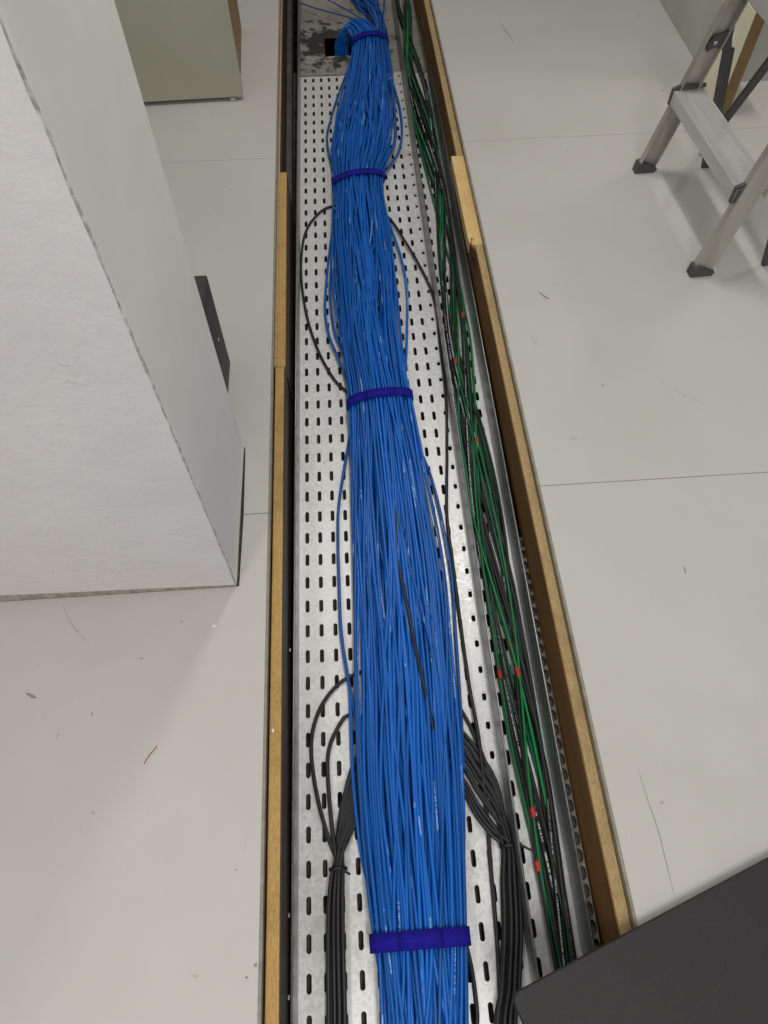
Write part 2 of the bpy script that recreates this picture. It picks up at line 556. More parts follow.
# bright chips of plaster and screw heads on the dark side
for px, py, z in ((293, 329, -0.10), (293, 355, -0.11), (294, 915, -0.12), (295, 997, -0.12), (293, 650, -0.13)):
    q = P(px, py, z)
    link('screw_head', box_mesh(-0.1716, -0.1690, q[1] - 0.004, q[1] + 0.004, z - 0.003, z + 0.003, 0.001), M['steel'], t1)

t2 = tag(empty('trim_2'), 'worn chipboard ledge and brown lining board along the right side of the trench', kind='structure')
link('ledge', box_mesh(0.3707, XR - 0.0051, -1.2, 4.84, -0.05, ZL, 0.0008, 1), M['chip_worn'], t2)
link('lining_board', box_mesh(0.3688, 0.3706, -1.2, 4.84, -0.165, ZL - 0.0015), M['brown'], t2)
link('back_board', box_mesh(0.3725, 0.400, -1.2, 4.84, -0.2255, -0.0505), M['brown'], t2)
# short pale batten with a splintered near end
yb0, yb1 = P(470, 243, ZL)[1], 2.128
poly = [(0.3686 - (0.3754 - x_) * 0.78, y_) for x_, y_ in ((0.3754, yb0 - 0.004), (0.372, yb0 - 0.03), (0.3695, yb0 + 0.004), (0.366, yb0 - 0.018), (0.3625, yb0 + 0.012), (0.358, yb0 - 0.006), (0.3545, yb0 + 0.02), (0.3545, yb1), (0.3754, yb1))]
bt3 = link('batten', prism_mesh(poly[::-1], -0.05, ZL + 0.001), M['chip_pale'], t2)
link('ledge_strip', box_mesh(0.3688, XR - 0.0053, yb0 - 0.01, yb1, ZL - 0.001, ZL + 0.0010), M['chip_pale'], t2)
for k in range(9):
    x = 0.353 + 0.0017 * k
    ln = rnd.uniform(0.03, 0.15)
    zz = -0.02 - 0.035 * rnd.random()
    v = [(x - 0.0012, yb0 + 0.02, zz + 0.006), (x + 0.0016, yb0 + 0.02, zz + 0.006), (x + 0.0004, yb0 + 0.02, zz - 0.006), (0.3682 - 0.003 * rnd.random(), yb0 - ln, zz - rnd.uniform(0.0, 0.03))]
    link('splinter', mesh_from(v, [(0, 1, 2), (0, 3, 1), (1, 3, 2), (2, 3, 0)]), M['splinter'], t2)
for px, py, z in ((437, 56, -0.05), (424, 19, -0.10), (424, 27, -0.10)):
    q = P(px, py, z)
    link('screw_head', box_mesh(0.3665, 0.3689, q[1] - 0.006, q[1] + 0.006, z - 0.003, z + 0.003, 0.001), M['steel'], t2)

# ------------------------------------------------------------------ plastered column
colm = tag(empty('column', (CX1, CY0, 0)), 'white plastered square column standing left of the trench', kind='structure')


def column_mesh():
    bm = bmesh.new()
    nz = 90
    zs = [0.0] + [0.06 + (2.7 - 0.06) * (i / nz) ** 1.4 for i in range(nz + 1)]
    rg = random.Random(3)
    rows = []
    for i, z in enumerate(zs):
        j = lambda a: rg.uniform(-a, a)
        zl, zr = (0.040, 0.008) if i == 0 else (z, z)
        ring = [(CX0, CY0, zl), (CX0 + 0.35, CY0, (zl + zr) / 2 + (j(0.002) if i == 0 else 0)),
                (CX1 - 0.05, CY0, zr + (j(0.002) if i == 0 else 0)), (CX1 - 0.010, CY0, zr), (CX1 - 0.0030 + j(0.001), CY0 + abs(j(0.0006)), zr), (CX1 - 0.0006 + j(0.001), CY0 + 0.0028 + j(0.001), zr), (CX1, CY0 + 0.012, zr),
                (CX1, CY0 + 0.12, zr), (CX1 + 0.002, CY1 - 0.006, zr), (CX1 - 0.003, CY1, zr), (CX0, CY1, zl)]
        rows.append([bm.verts.new(c) for c in ring])
    n = len(rows[0])
    for a, b in zip(rows[:-1], rows[1:]):
        for k in range(n):
            fc = bm.faces.new((a[k], a[(k + 1) % n], b[(k + 1) % n], b[k]))
            fc.material_index = 1 if k == 4 else (2 if 5 <= k <= 7 else 0)
    bm.faces.new(rows[-1])
    bm.faces.new(rows[0][::-1])
    bmesh.ops.recalc_face_normals(bm, faces=bm.faces)
    bmesh.ops.translate(bm, verts=bm.verts, vec=(-CX1, -CY0, 0))
    me = bpy.data.meshes.new('column')
    bm.to_mesh(me)
    bm.free()
    return me


sh_ = column_mesh()
sh_.materials.append(M['plaster'])
sh_.materials.append(M['worn_edge'])
sh_.materials.append(M['smooth_paint_lifted'])
link('column_shaft', sh_, None, colm)
link('column_foot', box_mesh(CX0 + 0.002 - CX1, -0.0015, 0.0008, CY1 - CY0 - 0.002, -0.225, 0.050), M['concrete'], colm)

# dark box standing behind the column
bx = tag(empty('dark_box', (-0.36, 1.16, 0)), 'narrow dark box standing on the floor just behind the white column', 'box')
link('shell', box_mesh(-0.06, 0.055, -0.09, 0.111, 0.0, 0.268, 0.002), M['black_box'], bx)
link('white_chip', box_mesh(0.0551, 0.056, 0.052, 0.058, 0.128, 0.134, 0.0004), M['white'], bx)

# ------------------------------------------------------------------ cabinet beyond the column
cb = tag(empty('cabinet', (-0.313, 2.475, 0), 0.03), 'pale grey door cabinet with brown side panel beyond the white column', 'cabinet')
link('body', box_mesh(-0.95, -0.012, 0.030, 0.50, 0.004, 0.95, 0.001), M['cab_body'], cb)
door = link('door', box_mesh(-0.955, 0.0, 0.0, 0.020, 0.014, 0.95, 0.001), M['cab_front'], cb)
link('foot', box_mesh(-0.045, -0.028, -0.003, 0.012, 0.0, 0.013, 0.001), M['steel'], cb)
link('foot', box_mesh(-0.93, -0.913, -0.003, 0.012, 0.0, 0.013, 0.001), M['steel'], cb)

# ------------------------------------------------------------------ grey wall block at the far right
wl = tag(link('wall_right', box_mesh(1.281, 3.0, 2.46, 4.835, 0.0, 2.7, 0.002), M['grey_wall']), 'grey painted wall corner behind the stepladder', kind='structure')

wb = tag(link('wall_back', box_mesh(-3.0, 3.0, 4.86, 4.96, -0.42, 2.7), M['grey_wall']), 'plain grey wall at the far end of the room beyond the trench', kind='structure')

# floor-panel offcut leaning on that wall
bd = tag(empty('leaning_board', (1.256, 2.25, 0)), 'cream faced chipboard offcut standing against the grey wall behind the stepladder', 'board')
link('core', box_mesh(-0.016, 0.0205, 0.0, 0.22, 0.0, 0.305, 0.0008, 1), M['wood_edge'], bd)
link('cream_face', box_mesh(-0.0185, -0.0162, 0.001, 0.22, 0.001, 0.3045), M['cream'], bd)

# ------------------------------------------------------------------ stepladder
ld = tag(empty('stepladder', (0.940, 1.742, 0), math.radians(3.4)), 'aluminium stepladder with dark plastic feet standing right of the trench', 'ladder')
LEAN = 0.20


def stile_pt(s, z):
    return (LEAN * z, s * (0.243 - 0.035 * z), z)


for s in (1, -1):
    a, b = Vector(stile_pt(s, 0.018)), Vector(stile_pt(s, 1.02))
    st = link('stile', bar_mesh(a, b, 0.003, 0.052, (1, 0, 0)), M['alu'], ld)
    # channel flanges in front and behind the web
    for dx, nm in ((-0.0255, 'front_flange'), (0.0255, 'rear_flange')):
        aa = a + Vector((dx, -s * 0.009, 0))
        bb = b + Vector((dx, -s * 0.009, 0))
        link(nm, bar_mesh(aa, bb, 0.018, 0.003, (1, 0, 0)), M['alu'], st)
    # moulded foot
    fx, fy, _ = stile_pt(s, 0)
    fp = [(-0.030, 0.0), (0.032, 0.0), (0.036, 0.012), (-0.014, 0.034), (-0.026, 0.030)]
    bm = bmesh.new()
    v0 = [bm.verts.new((fx + x, fy - 0.014 - s * 0.006, z)) for x, z in fp]
    v1 = [bm.verts.new((fx + x, fy + 0.014 - s * 0.006, z)) for x, z in fp]
    bm.faces.new(v0)
    bm.faces.new(v1[::-1])
    for k in range(5):
        bm.faces.new((v0[k], v1[k], v1[(k + 1) % 5], v0[(k + 1) % 5]))
    bmesh.ops.recalc_face_normals(bm, faces=bm.faces)
    me = bpy.data.meshes.new('foot')
    bm.to_mesh(me)
    bm.free()
    link('foot', me, M['dark_plastic'], ld)
for zs_ in (0.245, 0.535, 0.825):
    hw = 0.243 - 0.035 * zs_ - 0.004
    x0 = LEAN * zs_ - 0.042
    stp = link('step', box_mesh(x0, x0 + 0.088, -hw, hw, zs_ - 0.004, zs_, 0.0008, 1), M['alu_step'], ld)
    link('front_lip', box_mesh(x0 - 0.001, x0 + 0.002, -hw, hw, zs_ - 0.036, zs_ - 0.001, 0.0006, 1), M['alu_step'], stp)
    link('rear_lip', box_mesh(x0 + 0.086, x0 + 0.089, -hw, hw, zs_ - 0.036, zs_ - 0.001, 0.0006, 1), M['alu_step'], stp)
    for k in range(9):
        xr = x0 + 0.012 + 0.0082 * k
        link('tread_rib', box_mesh(xr - 0.0013, xr + 0.0013, -hw + 0.006, hw - 0.006, zs_ - 0.0002, zs_ + 0.0007), M['alu_step'], stp)
    for s in (1, -1):
        pl = [(-0.046, -0.038), (-0.046, 0.004), (-0.026, 0.012), (0.047, 0.012), (0.047, 0.004), (-0.022, 0.002), (-0.030, -0.038)]
        bm = bmesh.new()
        ya, yb = s * hw, s * (hw - 0.010)
        v0 = [bm.verts.new((LEAN * zs_ + x, ya, zs_ + z)) for x, z in pl]
        v1 = [bm.verts.new((LEAN * zs_ + x, yb, zs_ + z)) for x, z in pl]
        n = len(pl)
        bm.faces.new(v0)
        bm.faces.new(v1[::-1])
        for k in range(n):
            bm.faces.new((v0[k], v1[k], v1[(k + 1) % n], v0[(k + 1) % n]))
        bmesh.ops.recalc_face_normals(bm, faces=bm.faces)
        me = bpy.data.meshes.new('bracket')
        bm.to_mesh(me)
        bm.free()
        link('step_bracket', me, M['dark_plastic'], stp)
# hinge brackets and dark rear struts
for s in (1, -1):
    zc = 0.365
    cx, cy, _ = stile_pt(s, zc)
    pl = [(-0.012, -0.022), (-0.016, 0.0), (-0.004, 0.016), (0.022, 0.022), (0.040, 0.036), (0.044, 0.010), (0.056, -0.022), (0.040, -0.030), (0.018, -0.012), (0.006, -0.012)]
    bm = bmesh.new()
    v0 = [bm.verts.new((cx + x, cy - s * 0.003, zc + z)) for x, z in pl]
    v1 = [bm.verts.new((cx + x, cy - s * 0.013, zc + z)) for x, z in pl]
    n = len(pl)
    bm.faces.new(v0)
    bm.faces.new(v1[::-1])
    for k in range(n):
        bm.faces.new((v0[k], v1[k], v1[(k + 1) % n], v0[(k + 1) % n]))
    bmesh.ops.recalc_face_normals(bm, faces=bm.faces)
    me = bpy.data.meshes.new('hinge')
    bm.to_mesh(me)
    bm.free()
    hg = link('hinge_bracket', me, M['dark_plastic'], ld)
    link('rivet', tube_mesh([(cx + 0.002, cy - s * 0.013, zc), (cx + 0.002, cy - s * 0.017, zc)], 0.006, 10), M['steel'], hg)
    link('rear_leg', bar_mesh((cx + 0.048, cy - s * 0.010, zc - 0.02), (cx + 0.125, cy - s * 0.002, 0.0), 0.010, 0.030, (1, 0, 0), 0.001), M['dark_plastic'], ld)
link('rear_brace', bar_mesh((0.175, 0.02, 0.56), (0.21, 0.30, 0.012), 0.008, 0.026, (1, 0, 0), 0.001), M['dark_plastic'], ld)

# ------------------------------------------------------------------ cable tray
ZT = -0.200
SK = 0.0078
tray = tag(empty('cable_tray', (0, 0, 0), -SK), 'galvanised perforated steel cable tray lying in the open floor trench', 'cable tray')
TL, TD, TR = -0.163, 0.2475, 0.3465
Y0, YJ, Y1 = -0.62, 3.055, 4.6
PITCH = 0.0605


def perforated(xs, ys, sw, sl, z, depth=0.0018, seg=4, x_pad=(0, 0), y_pad=(0, 0)):
    """sheet with one stadium slot per (x, y) centre; slots are real holes with a rim"""
    V, Fc = [], []
    px_ = xs[1] - xs[0] if len(xs) > 1 else None
    py_ = ys[1] - ys[0]
    for ix, x in enumerate(xs):
        xa = x - (px_ / 2 if px_ else x_pad[0])
        xb = x + (px_ / 2 if px_ else x_pad[1])
        if px_ and ix == 0:
            xa -= x_pad[0]
        if px_ and ix == len(xs) - 1:
            xb += x_pad[1]
        for iy, y in enumerate(ys):
            ya, yb = y - py_ / 2, y + py_ / 2
            r = sw / 2
            h = sl / 2 - r
            arc_t = [(x - r * math.cos(math.pi * k / seg), y + h + r * math.sin(math.pi * k / seg)) for k in range(seg + 1)]
            arc_b = [(x + r * math.cos(math.pi * k / seg), y - h - r * math.sin(math.pi * k / seg)) for k in range(seg + 1)]
            hole = arc_t + arc_b                     # clockwise from upper left
            b0 = len(V)
            V += [(xa, ya, z), (xa, yb, z), (x, yb, z), (xb, yb, z), (xb, ya, z), (x, ya, z)]
            h0 = len(V)
            V += [(q[0], q[1], z) for q in hole]
            d0 = len(V)
            V += [(q[0], q[1], z - depth) for q in hole]
            n = len(hole)
            mt = seg // 2                            # topmost hole vertex
            mb = seg + 1 + seg // 2                  # bottommost hole vertex
            left = [b0 + 2, b0 + 1, b0 + 0, b0 + 5] + [h0 + (k % n) for k in range(mb, n + mt + 1)]
            right = [b0 + 5, b0 + 4, b0 + 3, b0 + 2] + [h0 + k for k in range(mt, mb + 1)]
            Fc += [left, right]
            for k in range(n):
                k2 = (k + 1) % n
                Fc.append((h0 + k, h0 + k2, d0 + k2, d0 + k))
    return mesh_from(V, Fc)


ncol = 16
xs = [-0.1442 + 0.0315 * k for k in range(ncol)]
n0 = int((Y0 - 0.018) / PITCH)
ys = [0.018 + PITCH * k for k in range(n0, int((YJ - 0.018 - PITCH * 0.5) / PITCH) + 1)]
ytop = ys[-1] + PITCH / 2
link('tray_floor', perforated(xs, ys, 0.0094, 0.0310, ZT, 0.002, 6, (xs[0] - 0.01575 - TL, TR - xs[-1] - 0.01575)), M['galv'], tray)
# plain plate past the joint, with the opening the cables dive into
hx0, hx1, hy0, hy1 = -0.062, 0.052, 3.165, 3.315
xg = [TL, hx0, hx1, TR]
yg = [ytop + 0.002, hy0, hy1, Y1]
V = [(x, y, ZT + 0.0016) for y in yg for x in xg]
Fc = [(j * 4 + i, j * 4 + i + 1, (j + 1) * 4 + i + 1, (j + 1) * 4 + i) for j in range(3) for i in range(3) if not (i == 1 and j == 1)]
link('plain_plate', mesh_from(V, Fc), M['plate'], tray)
# punched holes in the plate's right-hand channel are carried by a narrow strip
link('perforated_strip', perforated([0.300], [3.13 + 0.03 * k for k in range(18)], 0.009, 0.011, ZT + 0.0030, 0.0012, 4, (0.03, 0.03)), M['plate'], tray)
for xw, nm in ((TL, -1), (TR, 1)):
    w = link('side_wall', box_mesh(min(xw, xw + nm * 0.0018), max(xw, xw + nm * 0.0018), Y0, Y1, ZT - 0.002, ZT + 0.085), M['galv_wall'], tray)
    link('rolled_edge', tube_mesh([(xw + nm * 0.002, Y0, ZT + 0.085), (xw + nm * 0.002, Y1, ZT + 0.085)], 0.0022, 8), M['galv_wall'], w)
fl = link('outer_flange', perforated([TR + 0.0100], [0.012 + 0.0285 * k for k in range(-20, 28)], 0.0150, 0.0235, ZT + 0.066, 0.004, 6, (0.0078, 0.0090)), M['flange'], tray)
link('hole_shade_sheet', box_mesh(TR + 0.0022, TR + 0.0188, -0.56, 0.80, ZT + 0.050, ZT + 0.056), M['dark_plastic'], fl)  # added grey sheet, sets the shade tone seen through the holes
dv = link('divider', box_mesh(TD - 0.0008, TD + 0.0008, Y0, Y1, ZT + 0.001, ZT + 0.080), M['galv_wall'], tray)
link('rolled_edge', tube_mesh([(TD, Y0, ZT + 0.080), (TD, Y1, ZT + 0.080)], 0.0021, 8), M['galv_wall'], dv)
link('foot_flange', perforated([0.2332], [0.018 + PITCH * (k + 0.15) for k in range(-10, 50)], 0.0095, 0.0220, ZT + 0.0022, 0.002, 6, (0.0205, 0.0140)), M['galv'], dv)

# ------------------------------------------------------------------ blue cable bundle
NB = 132
RC = 0.0038
ENV = [(0, 358, 393), (20, 354, 391), (45, 352, 388), (64, 349, 392), (80, 343, 395), (100, 337, 398), (130, 330, 400), (152, 329, 398), (181, 333, 384), (204, 331, 386),
       (230, 330, 392), (260, 331, 398), (300, 331, 403), (340, 337, 404), (370, 343, 406), (401, 348, 412), (430, 347, 418), (480, 347, 430), (520, 347, 438),
       (560, 348, 445), (600, 349, 451), (650, 350, 457), (700, 351, 462), (750, 353, 465), (800, 356, 466), (850, 362, 467), (900, 368, 468), (937, 372, 468), (980, 373, 468), (1024, 374, 469)]
ZM = ZT + 0.040
ey, ec, ew = [], [], []
for py, a, b in ENV:
    pa, pb = P(a, py, ZM), P(b, py, ZM)
    ey.append((pa[1] + pb[1]) / 2)
    ec.append((pa[0] + pb[0]) / 2)
    ew.append((pb[0] - pa[0]) / 2)
order = np.argsort(ey)
ey, ec, ew = np.array(ey)[order], np.array(ec)[order], np.array(ew)[order]
AREA = 0.0830 * 0.0300


def env(y):
    c = float(np.interp(y, ey, ec))
    a = float(np.interp(y, ey, ew))
    b = max(0.0215, min(0.036, AREA / a))
    return c, a, b


strap_y = [float(np.interp(py, [e[0] for e in ENV], [(P(e[1], e[0], ZM)[1] + P(e[2], e[0], ZM)[1]) / 2 for e in ENV])) for py in (940, 401, 181, 45)]
YEND = strap_y[3]
ga = math.pi * (3 - math.sqrt(5))
slots = []
for k in range(NB):
    rr = math.sqrt((k + 0.5) / NB)
    slots.append((rr * math.cos(k * ga), rr * math.sin(k * ga)))
slots = np.array(slots)
rb = random.Random(21)
sts = [-0.45]
keyed = sorted(strap_y)
knots = [-0.45] + keyed
stations, seg_of = [], []
for i in range(len(knots) - 1):
    n = max(2, int(round((knots[i + 1] - knots[i]) / 0.26)))
    for k in range(n):
        stations.append(knots[i] + (knots[i + 1] - knots[i]) * k / n)
        seg_of.append((i, k / n))
stations.append(knots[-1])
seg_of.append((len(knots) - 2, 1.0))


def near_swap(perm, frac, rad):
    idx = list(range(NB))
    rb.shuffle(idx)
    for c in idx[:int(NB * frac)]:
        d = np.hypot(slots[:, 0] - slots[perm[c], 0], slots[:, 1] - slots[perm[c], 1])
        o = rb.choice([o for o in range(NB) if o != c and d[perm[o]] < rad])
        perm[c], perm[o] = perm[o], perm[c]


# every cable keeps a place in the packed bundle and changes it slowly from strap to strap
perm = list(range(NB))
at_knot = []
for kn in knots:
    at_knot.append(slots[perm].copy())
    near_swap(perm, 0.75, 0.50)
    near_swap(perm, 0.24, 1.2)
pos = np.zeros((len(stations), NB, 2))
for si, (i, t) in enumerate(seg_of):
    jit = np.array([[rb.gauss(0, 0.032), rb.gauss(0, 0.035)] for _ in range(NB)])
    p = at_knot[i] * (1 - t) + at_knot[i + 1] * t
    # push towards the rim a little so that crossing cables stay on top
    rr = np.hypot(p[:, 0], p[:, 1])
    want = np.hypot(at_knot[i][:, 0], at_knot[i][:, 1]) * (1 - t) + np.hypot(at_knot[i + 1][:, 0], at_knot[i + 1][:, 1]) * t
    p = p * (np.minimum(1.6, (want + 1e-3) / (rr + 1e-3)))[:, None]
    pos[si] = p + jit
BASE = ZT + 0.0085


def bundle_point(y, u, v):
    c, a, b = env(y)
    return (c + u * (a - RC), y, BASE + RC + b + v * (b - RC * 0.2))


blue_group = 'blue network cables strapped into the thick bundle'
blue_label = 'long blue network cable packed in the thick strapped bundle'
for c in range(NB):
    pts = [bundle_point(stations[s], pos[s, c, 0], pos[s, c, 1]) for s in range(len(stations))]
    u, v = pos[-1, c]
    x0, y0, z0 = pts[-1]
    if u < 0.36:
        # bends left past the last strap and dives through the opening
        k = (u + 1) / 1.36
        pts += [(x0 - 0.003, y0 + 0.050, z0 + 0.008),
                (x0 - 0.022 - 0.026 * k, y0 + 0.100 + 0.016 * k, z0 + 0.011),
                (0.030 + 0.060 * k, 3.258 + 0.022 * k, z0 - 0.006),
                (0.010 + 0.056 * k, 3.258 + 0.018 * k, z0 - 0.036),
                (0.006 + 0.056 * k, 3.254 + 0.018 * k, -0.225),
                (0.004 + 0.056 * k, 3.250 + 0.018 * k, -0.330)]
    else:
        k = (u - 0.36) / 0.64
        pts += [(x0 + 0.004, y0 + 0.08, z0 - 0.002), (x0 - 0.03 * rb.random() + 0.01, y0 + 0.25, z0 - 0.01), (x0 - 0.12 * rb.random() + 0.02, y0 + 0.5, max(ZT + 0.008, z0 - 0.03)), (x0 - 0.2 * rb.random() + 0.02, y0 + 0.85, ZT + 0.012), (x0 - 0.05, 4.55, ZT + 0.012 + 0.01 * rb.random())]
    o, _ = cable('blue_cable', pts, RC, M['blue'], step=0.022, sides=7)
    tag(o, blue_label, 'cable', blue_group)

# stray blue cables that leave the bundle
ZS = ZT + 0.016
strays = [
    ([(352, 425), (347, 452), (339, 503), (338, 540), (339, 580), (341, 630), (348, 678), (356, 720)], 'stray blue cable bowing out left of the bundle between the middle straps'),
    ([(335, 215), (331, 240), (327, 275), (325, 308), (329, 335), (338, 357), (347, 380)], 'stray blue cable looping out left below the second farthest strap'),
    ([(336, 222), (333, 250), (330, 290), (334, 328), (341, 347), (350, 372)], 'inner stray blue cable close to the bundle left below the second farthest strap'),
    ([(382, 200), (390, 225), (401, 257), (407, 290), (407, 330), (406, 360), (404, 390)], 'stray blue cable bulging out right of the bundle above the third strap'),
    ([(350, 690), (351, 720), (353, 777), (360, 845), (369, 888), (376, 925)], 'stray blue cable sagging left of the bundle above the nearest strap'),
    ([(408, 425), (432, 480), (450, 565), (456, 640), (460, 700), (464, 770)], 'stray blue cable along the right flank of the bundle above the black cables'),
    ([(388, 70), (398, 100), (402, 127), (399, 150), (388, 168), (376, 180)], 'stray blue cable bulging right just above the second farthest strap'),
    ([(352, 60), (340, 90), (331, 118), (327, 140), (333, 168), (342, 180)], 'stray blue cable bulging left just above the second farthest strap'),
]
for pts, lab in strays:
    w = [P(x, y, ZS) for x, y in pts]
    o, _ = cable('blue_cable', w, RC, M['blue'], step=0.015, sides=8)
    tag(o, lab, 'cable', 'stray blue cables')
for pts, lab in (([(300, 3), (318, 9), (340, 15), (362, 21), (372, 30)], 'thin blue cable running left across the dirty plate, upper one'),
                 ([(312, -8), (336, 4), (352, 13), (368, 24)], 'thin blue cable running left across the dirty plate, farthest one'),
                 ([(352, -10), (358, 4), (366, 18), (374, 30)], 'blue cable running straight away beside the dirty plate')):
    o, _ = cable('blue_cable', [P(x, y, ZT + 0.03 + 0.003 * i) for i, (x, y) in enumerate(pts)], 0.0028, M['blue'], step=0.02)
    tag(o, lab, 'cable', 'blue cables fanning out past the farthest strap')


# hook-and-loop straps
def strap(y, width, tilt, label):
    c, a, b = env(y)
    n = 48
    a2, b2 = a + 0.0030, b + 0.0028
    V, Fc = [], []
    for k in range(n):
        th = 2 * math.pi * k / n
        ct, st_ = math.cos(th), math.sin(th)
        ex = 2 / 2.25
        ux = math.copysign(abs(ct) ** ex, ct)
        uz = math.copysign(abs(st_) ** ex, st_)
        for dr in (0.0, 0.0020):
            for dy in (-width / 2, width / 2):
                V.append((ux * (a2 + dr), dy + tilt * ux * a2, uz * (b2 + dr)))
    for k in range(n):
        p, q = k * 4, ((k + 1) % n) * 4
        Fc += [(p + 2, q + 2, q + 3, p + 3), (p + 1, q + 1, q, p), (p, q, q + 2, p + 2), (p + 3, q + 3, q + 1, p + 1)]
    o = link('strap', mesh_from(V, Fc), M['strap'], None, True, (c, y, BASE + RC + b))
    tag(o, label, 'strap', 'dark blue straps on the cable bundle')
    # overlapping end of the strap on top
    V, Fc = [], []
    ks = [9, 10, 11, 12, 13, 14, 15]
    for k in ks:
        th = 2 * math.pi * k / n
        ct, st_ = math.cos(th), math.sin(th)
        ex = 2 / 2.25
        ux = math.copysign(abs(ct) ** ex, ct)
        uz = math.copysign(abs(st_) ** ex, st_)
        for dr in (0.0021, 0.0038):
            for dy in (-width / 2 + 0.0004, width / 2 - 0.0004):
                V.append((ux * (a2 + dr), dy + tilt * ux * a2, uz * (b2 + dr)))
    for i in range(len(ks) - 1):
        p, q = i * 4, (i + 1) * 4
        Fc += [(p + 2, q + 2, q + 3, p + 3), (p + 1, q + 1, q, p), (p, q, q + 2, p + 2), (p + 3, q + 3, q + 1, p + 1)]
    e = (len(ks) - 1) * 4
    Fc += [(0, 2, 3, 1), (e, e + 1, e + 3, e + 2)]
    link('overlap_end', mesh_from(V, Fc), M['strap'], o, True)


strap(strap_y[0], 0.030, 0.0, 'dark blue strap round the cable bundle nearest the camera')
strap(strap_y[1], 0.028, 0.11, 'dark blue strap round the middle of the cable bundle beside the column')
strap(strap_y[2], 0.028, 0.16, 'dark blue strap round the bundle where it narrows, third from the camera')
strap(strap_y[3], 0.034, 0.14, 'dark blue strap at the far end where blue cables bend into the hole')

# ------------------------------------------------------------------ black cables looping under the bundle
ZB = ZT + 0.0055
RB = 0.0041
rk = random.Random(5)
NU = 13
for k in range(NU):
    f = k / (NU - 1)
    # packed position in the tied legs
    ang = k * ga
    rr = math.sqrt((k + 0.5) / NU)
    lx, lz = rr * math.cos(ang), rr * math.sin(ang)
    def leg(px, py, w, h=0.013):
        p = P(px, py, ZT + 0.02)
        return (p[0] + lx * w, p[1], ZT + 0.005 + h + lz * h)
    def far_leg(px, py, y):
        q = leg(px, py, 0.020)
        return (q[0] + 0.004, y, q[2])
    left = [far_leg(336, 1090, -0.52), leg(336, 1090, 0.020), leg(337, 1020, 0.018), leg(336, 950, 0.017, 0.015), leg(336, 905, 0.016, 0.015), leg(338, 869, 0.0115, 0.015)]
    # height at which the cable slips under the bundle
    py_l = 740 + 76 * f + rk.uniform(-4, 4)
    py_r = 726 + 70 * f + rk.uniform(-4, 4)
    left += [tuple(P(336 + 9 * f, 838 + 8 * f, ZB + 0.014 + 0.004 * lz)), tuple(P(341 + 12 * f, 796 + 32 * f, ZB + 0.012)), tuple(P(357 + 6 * f, py_l, ZB + 0.004))]
    mid = [tuple(P(385, py_l - 24, ZB)), tuple(P(412, (py_l + py_r) / 2 - 30, ZB)), tuple(P(440, py_r - 22, ZB))]
    right = [tuple(P(462, py_r - 4, ZB)), tuple(P(480 - 3 * f, py_r + 18 + 6 * f, ZB + 0.006)), tuple(P(498 - 4 * f, py_r + 52 - 8 * f, ZB + 0.012)),
             leg(509, 846, 0.013, 0.013), leg(511, 880, 0.018), leg(513, 930, 0.019), leg(511, 985, 0.019), leg(508, 1060, 0.020), far_leg(505, 1060, -0.52)]
    if k == 0:
        left = left[:6] + [tuple(P(329, 840, ZB + 0.01)), tuple(P(318, 800, ZB + 0.006)), tuple(P(311.5, 757, ZB + 0.004)), tuple(P(314, 725, ZB + 0.003)), tuple(P(327, 697, ZB + 0.002)), tuple(P(349, 677, ZB))]
        mid = [tuple(P(385, 667, ZB)), tuple(P(420, 672, ZB)), tuple(P(445, 688, ZB))]
        right[0], right[1], right[2] = tuple(P(463, 713, ZB)), tuple(P(478, 744, ZB + 0.004)), tuple(P(497, 795, ZB + 0.012))
    if k == 1:
        left = left[:6] + [tuple(P(333, 835, ZB + 0.01)), tuple(P(329, 795, ZB + 0.006)), tuple(P(328, 755, ZB + 0.004)), tuple(P(336, 731, ZB + 0.003)), tuple(P(351, 714, ZB))]
    o, _ = cable('black_cable', left + mid + right, RB, M['black'], step=0.012, sides=8)
    if k == 0:
        tag(o, 'black cable making the widest loop beside the nearest part of the blue bundle', 'cable', 'black cables looped under the blue bundle')
    elif k == 1:
        tag(o, 'black cable making the second widest loop left of the blue bundle', 'cable', 'black cables looped under the blue bundle')
    else:
        tag(o, 'thick black cable tied in bunches either side and looped under the blue bundle', 'cable', 'black cables looped under the blue bundle')

# the long single black cable
pts = [P(440, 760, ZT + 0.030), P(426, 695, ZT + 0.045), P(416, 650, ZT + 0.0570), P(406, 600, ZT + 0.0575), P(398, 560, ZT + 0.052), P(394, 500, ZT + 0.05), P(385, 450, ZT + 0.02),
       P(365, 412, ZB), P(347, 392, ZB), P(334, 379, ZB), P(318, 350, ZB), P(306, 312, ZB), P(301, 270, ZB), P(305, 234, ZB), P(318, 214, ZB), P(333, 206, ZB), P(360, 203, ZB),
       P(386, 215, ZB + 0.004), P(405, 241, ZB + 0.006), P(424, 274, ZB + 0.004), P(435, 303, ZB + 0.004), P(440, 345, ZB + 0.003), P(446, 400, ZB + 0.003), P(447, 450, ZB + 0.003), P(447, 515, ZB + 0.003), P(453, 565, ZB + 0.003),
       P(462, 635, ZB + 0.003), P(470, 690, ZB + 0.006), P(479, 740, ZB + 0.016), P(486, 805, ZB + 0.004), P(491, 870, ZB + 0.002), P(497, 940, ZB + 0.002), P(500, 1000, ZB + 0.002), P(503, 1070, ZB + 0.002), (0.175, -0.52, ZB + 0.002)]
o, _ = cable('black_cable', pts, 0.0040, M['black'], step=0.012, sides=8)
tag(o, 'single long black cable looping left of the bundle and running down beside the divider', 'cable')
pts = [P(452, 900, ZB), P(462, 930, ZB), P(471, 965, ZB), P(477, 1010, ZB), P(480, 1070, ZB), (0.15, -0.52, ZB)]
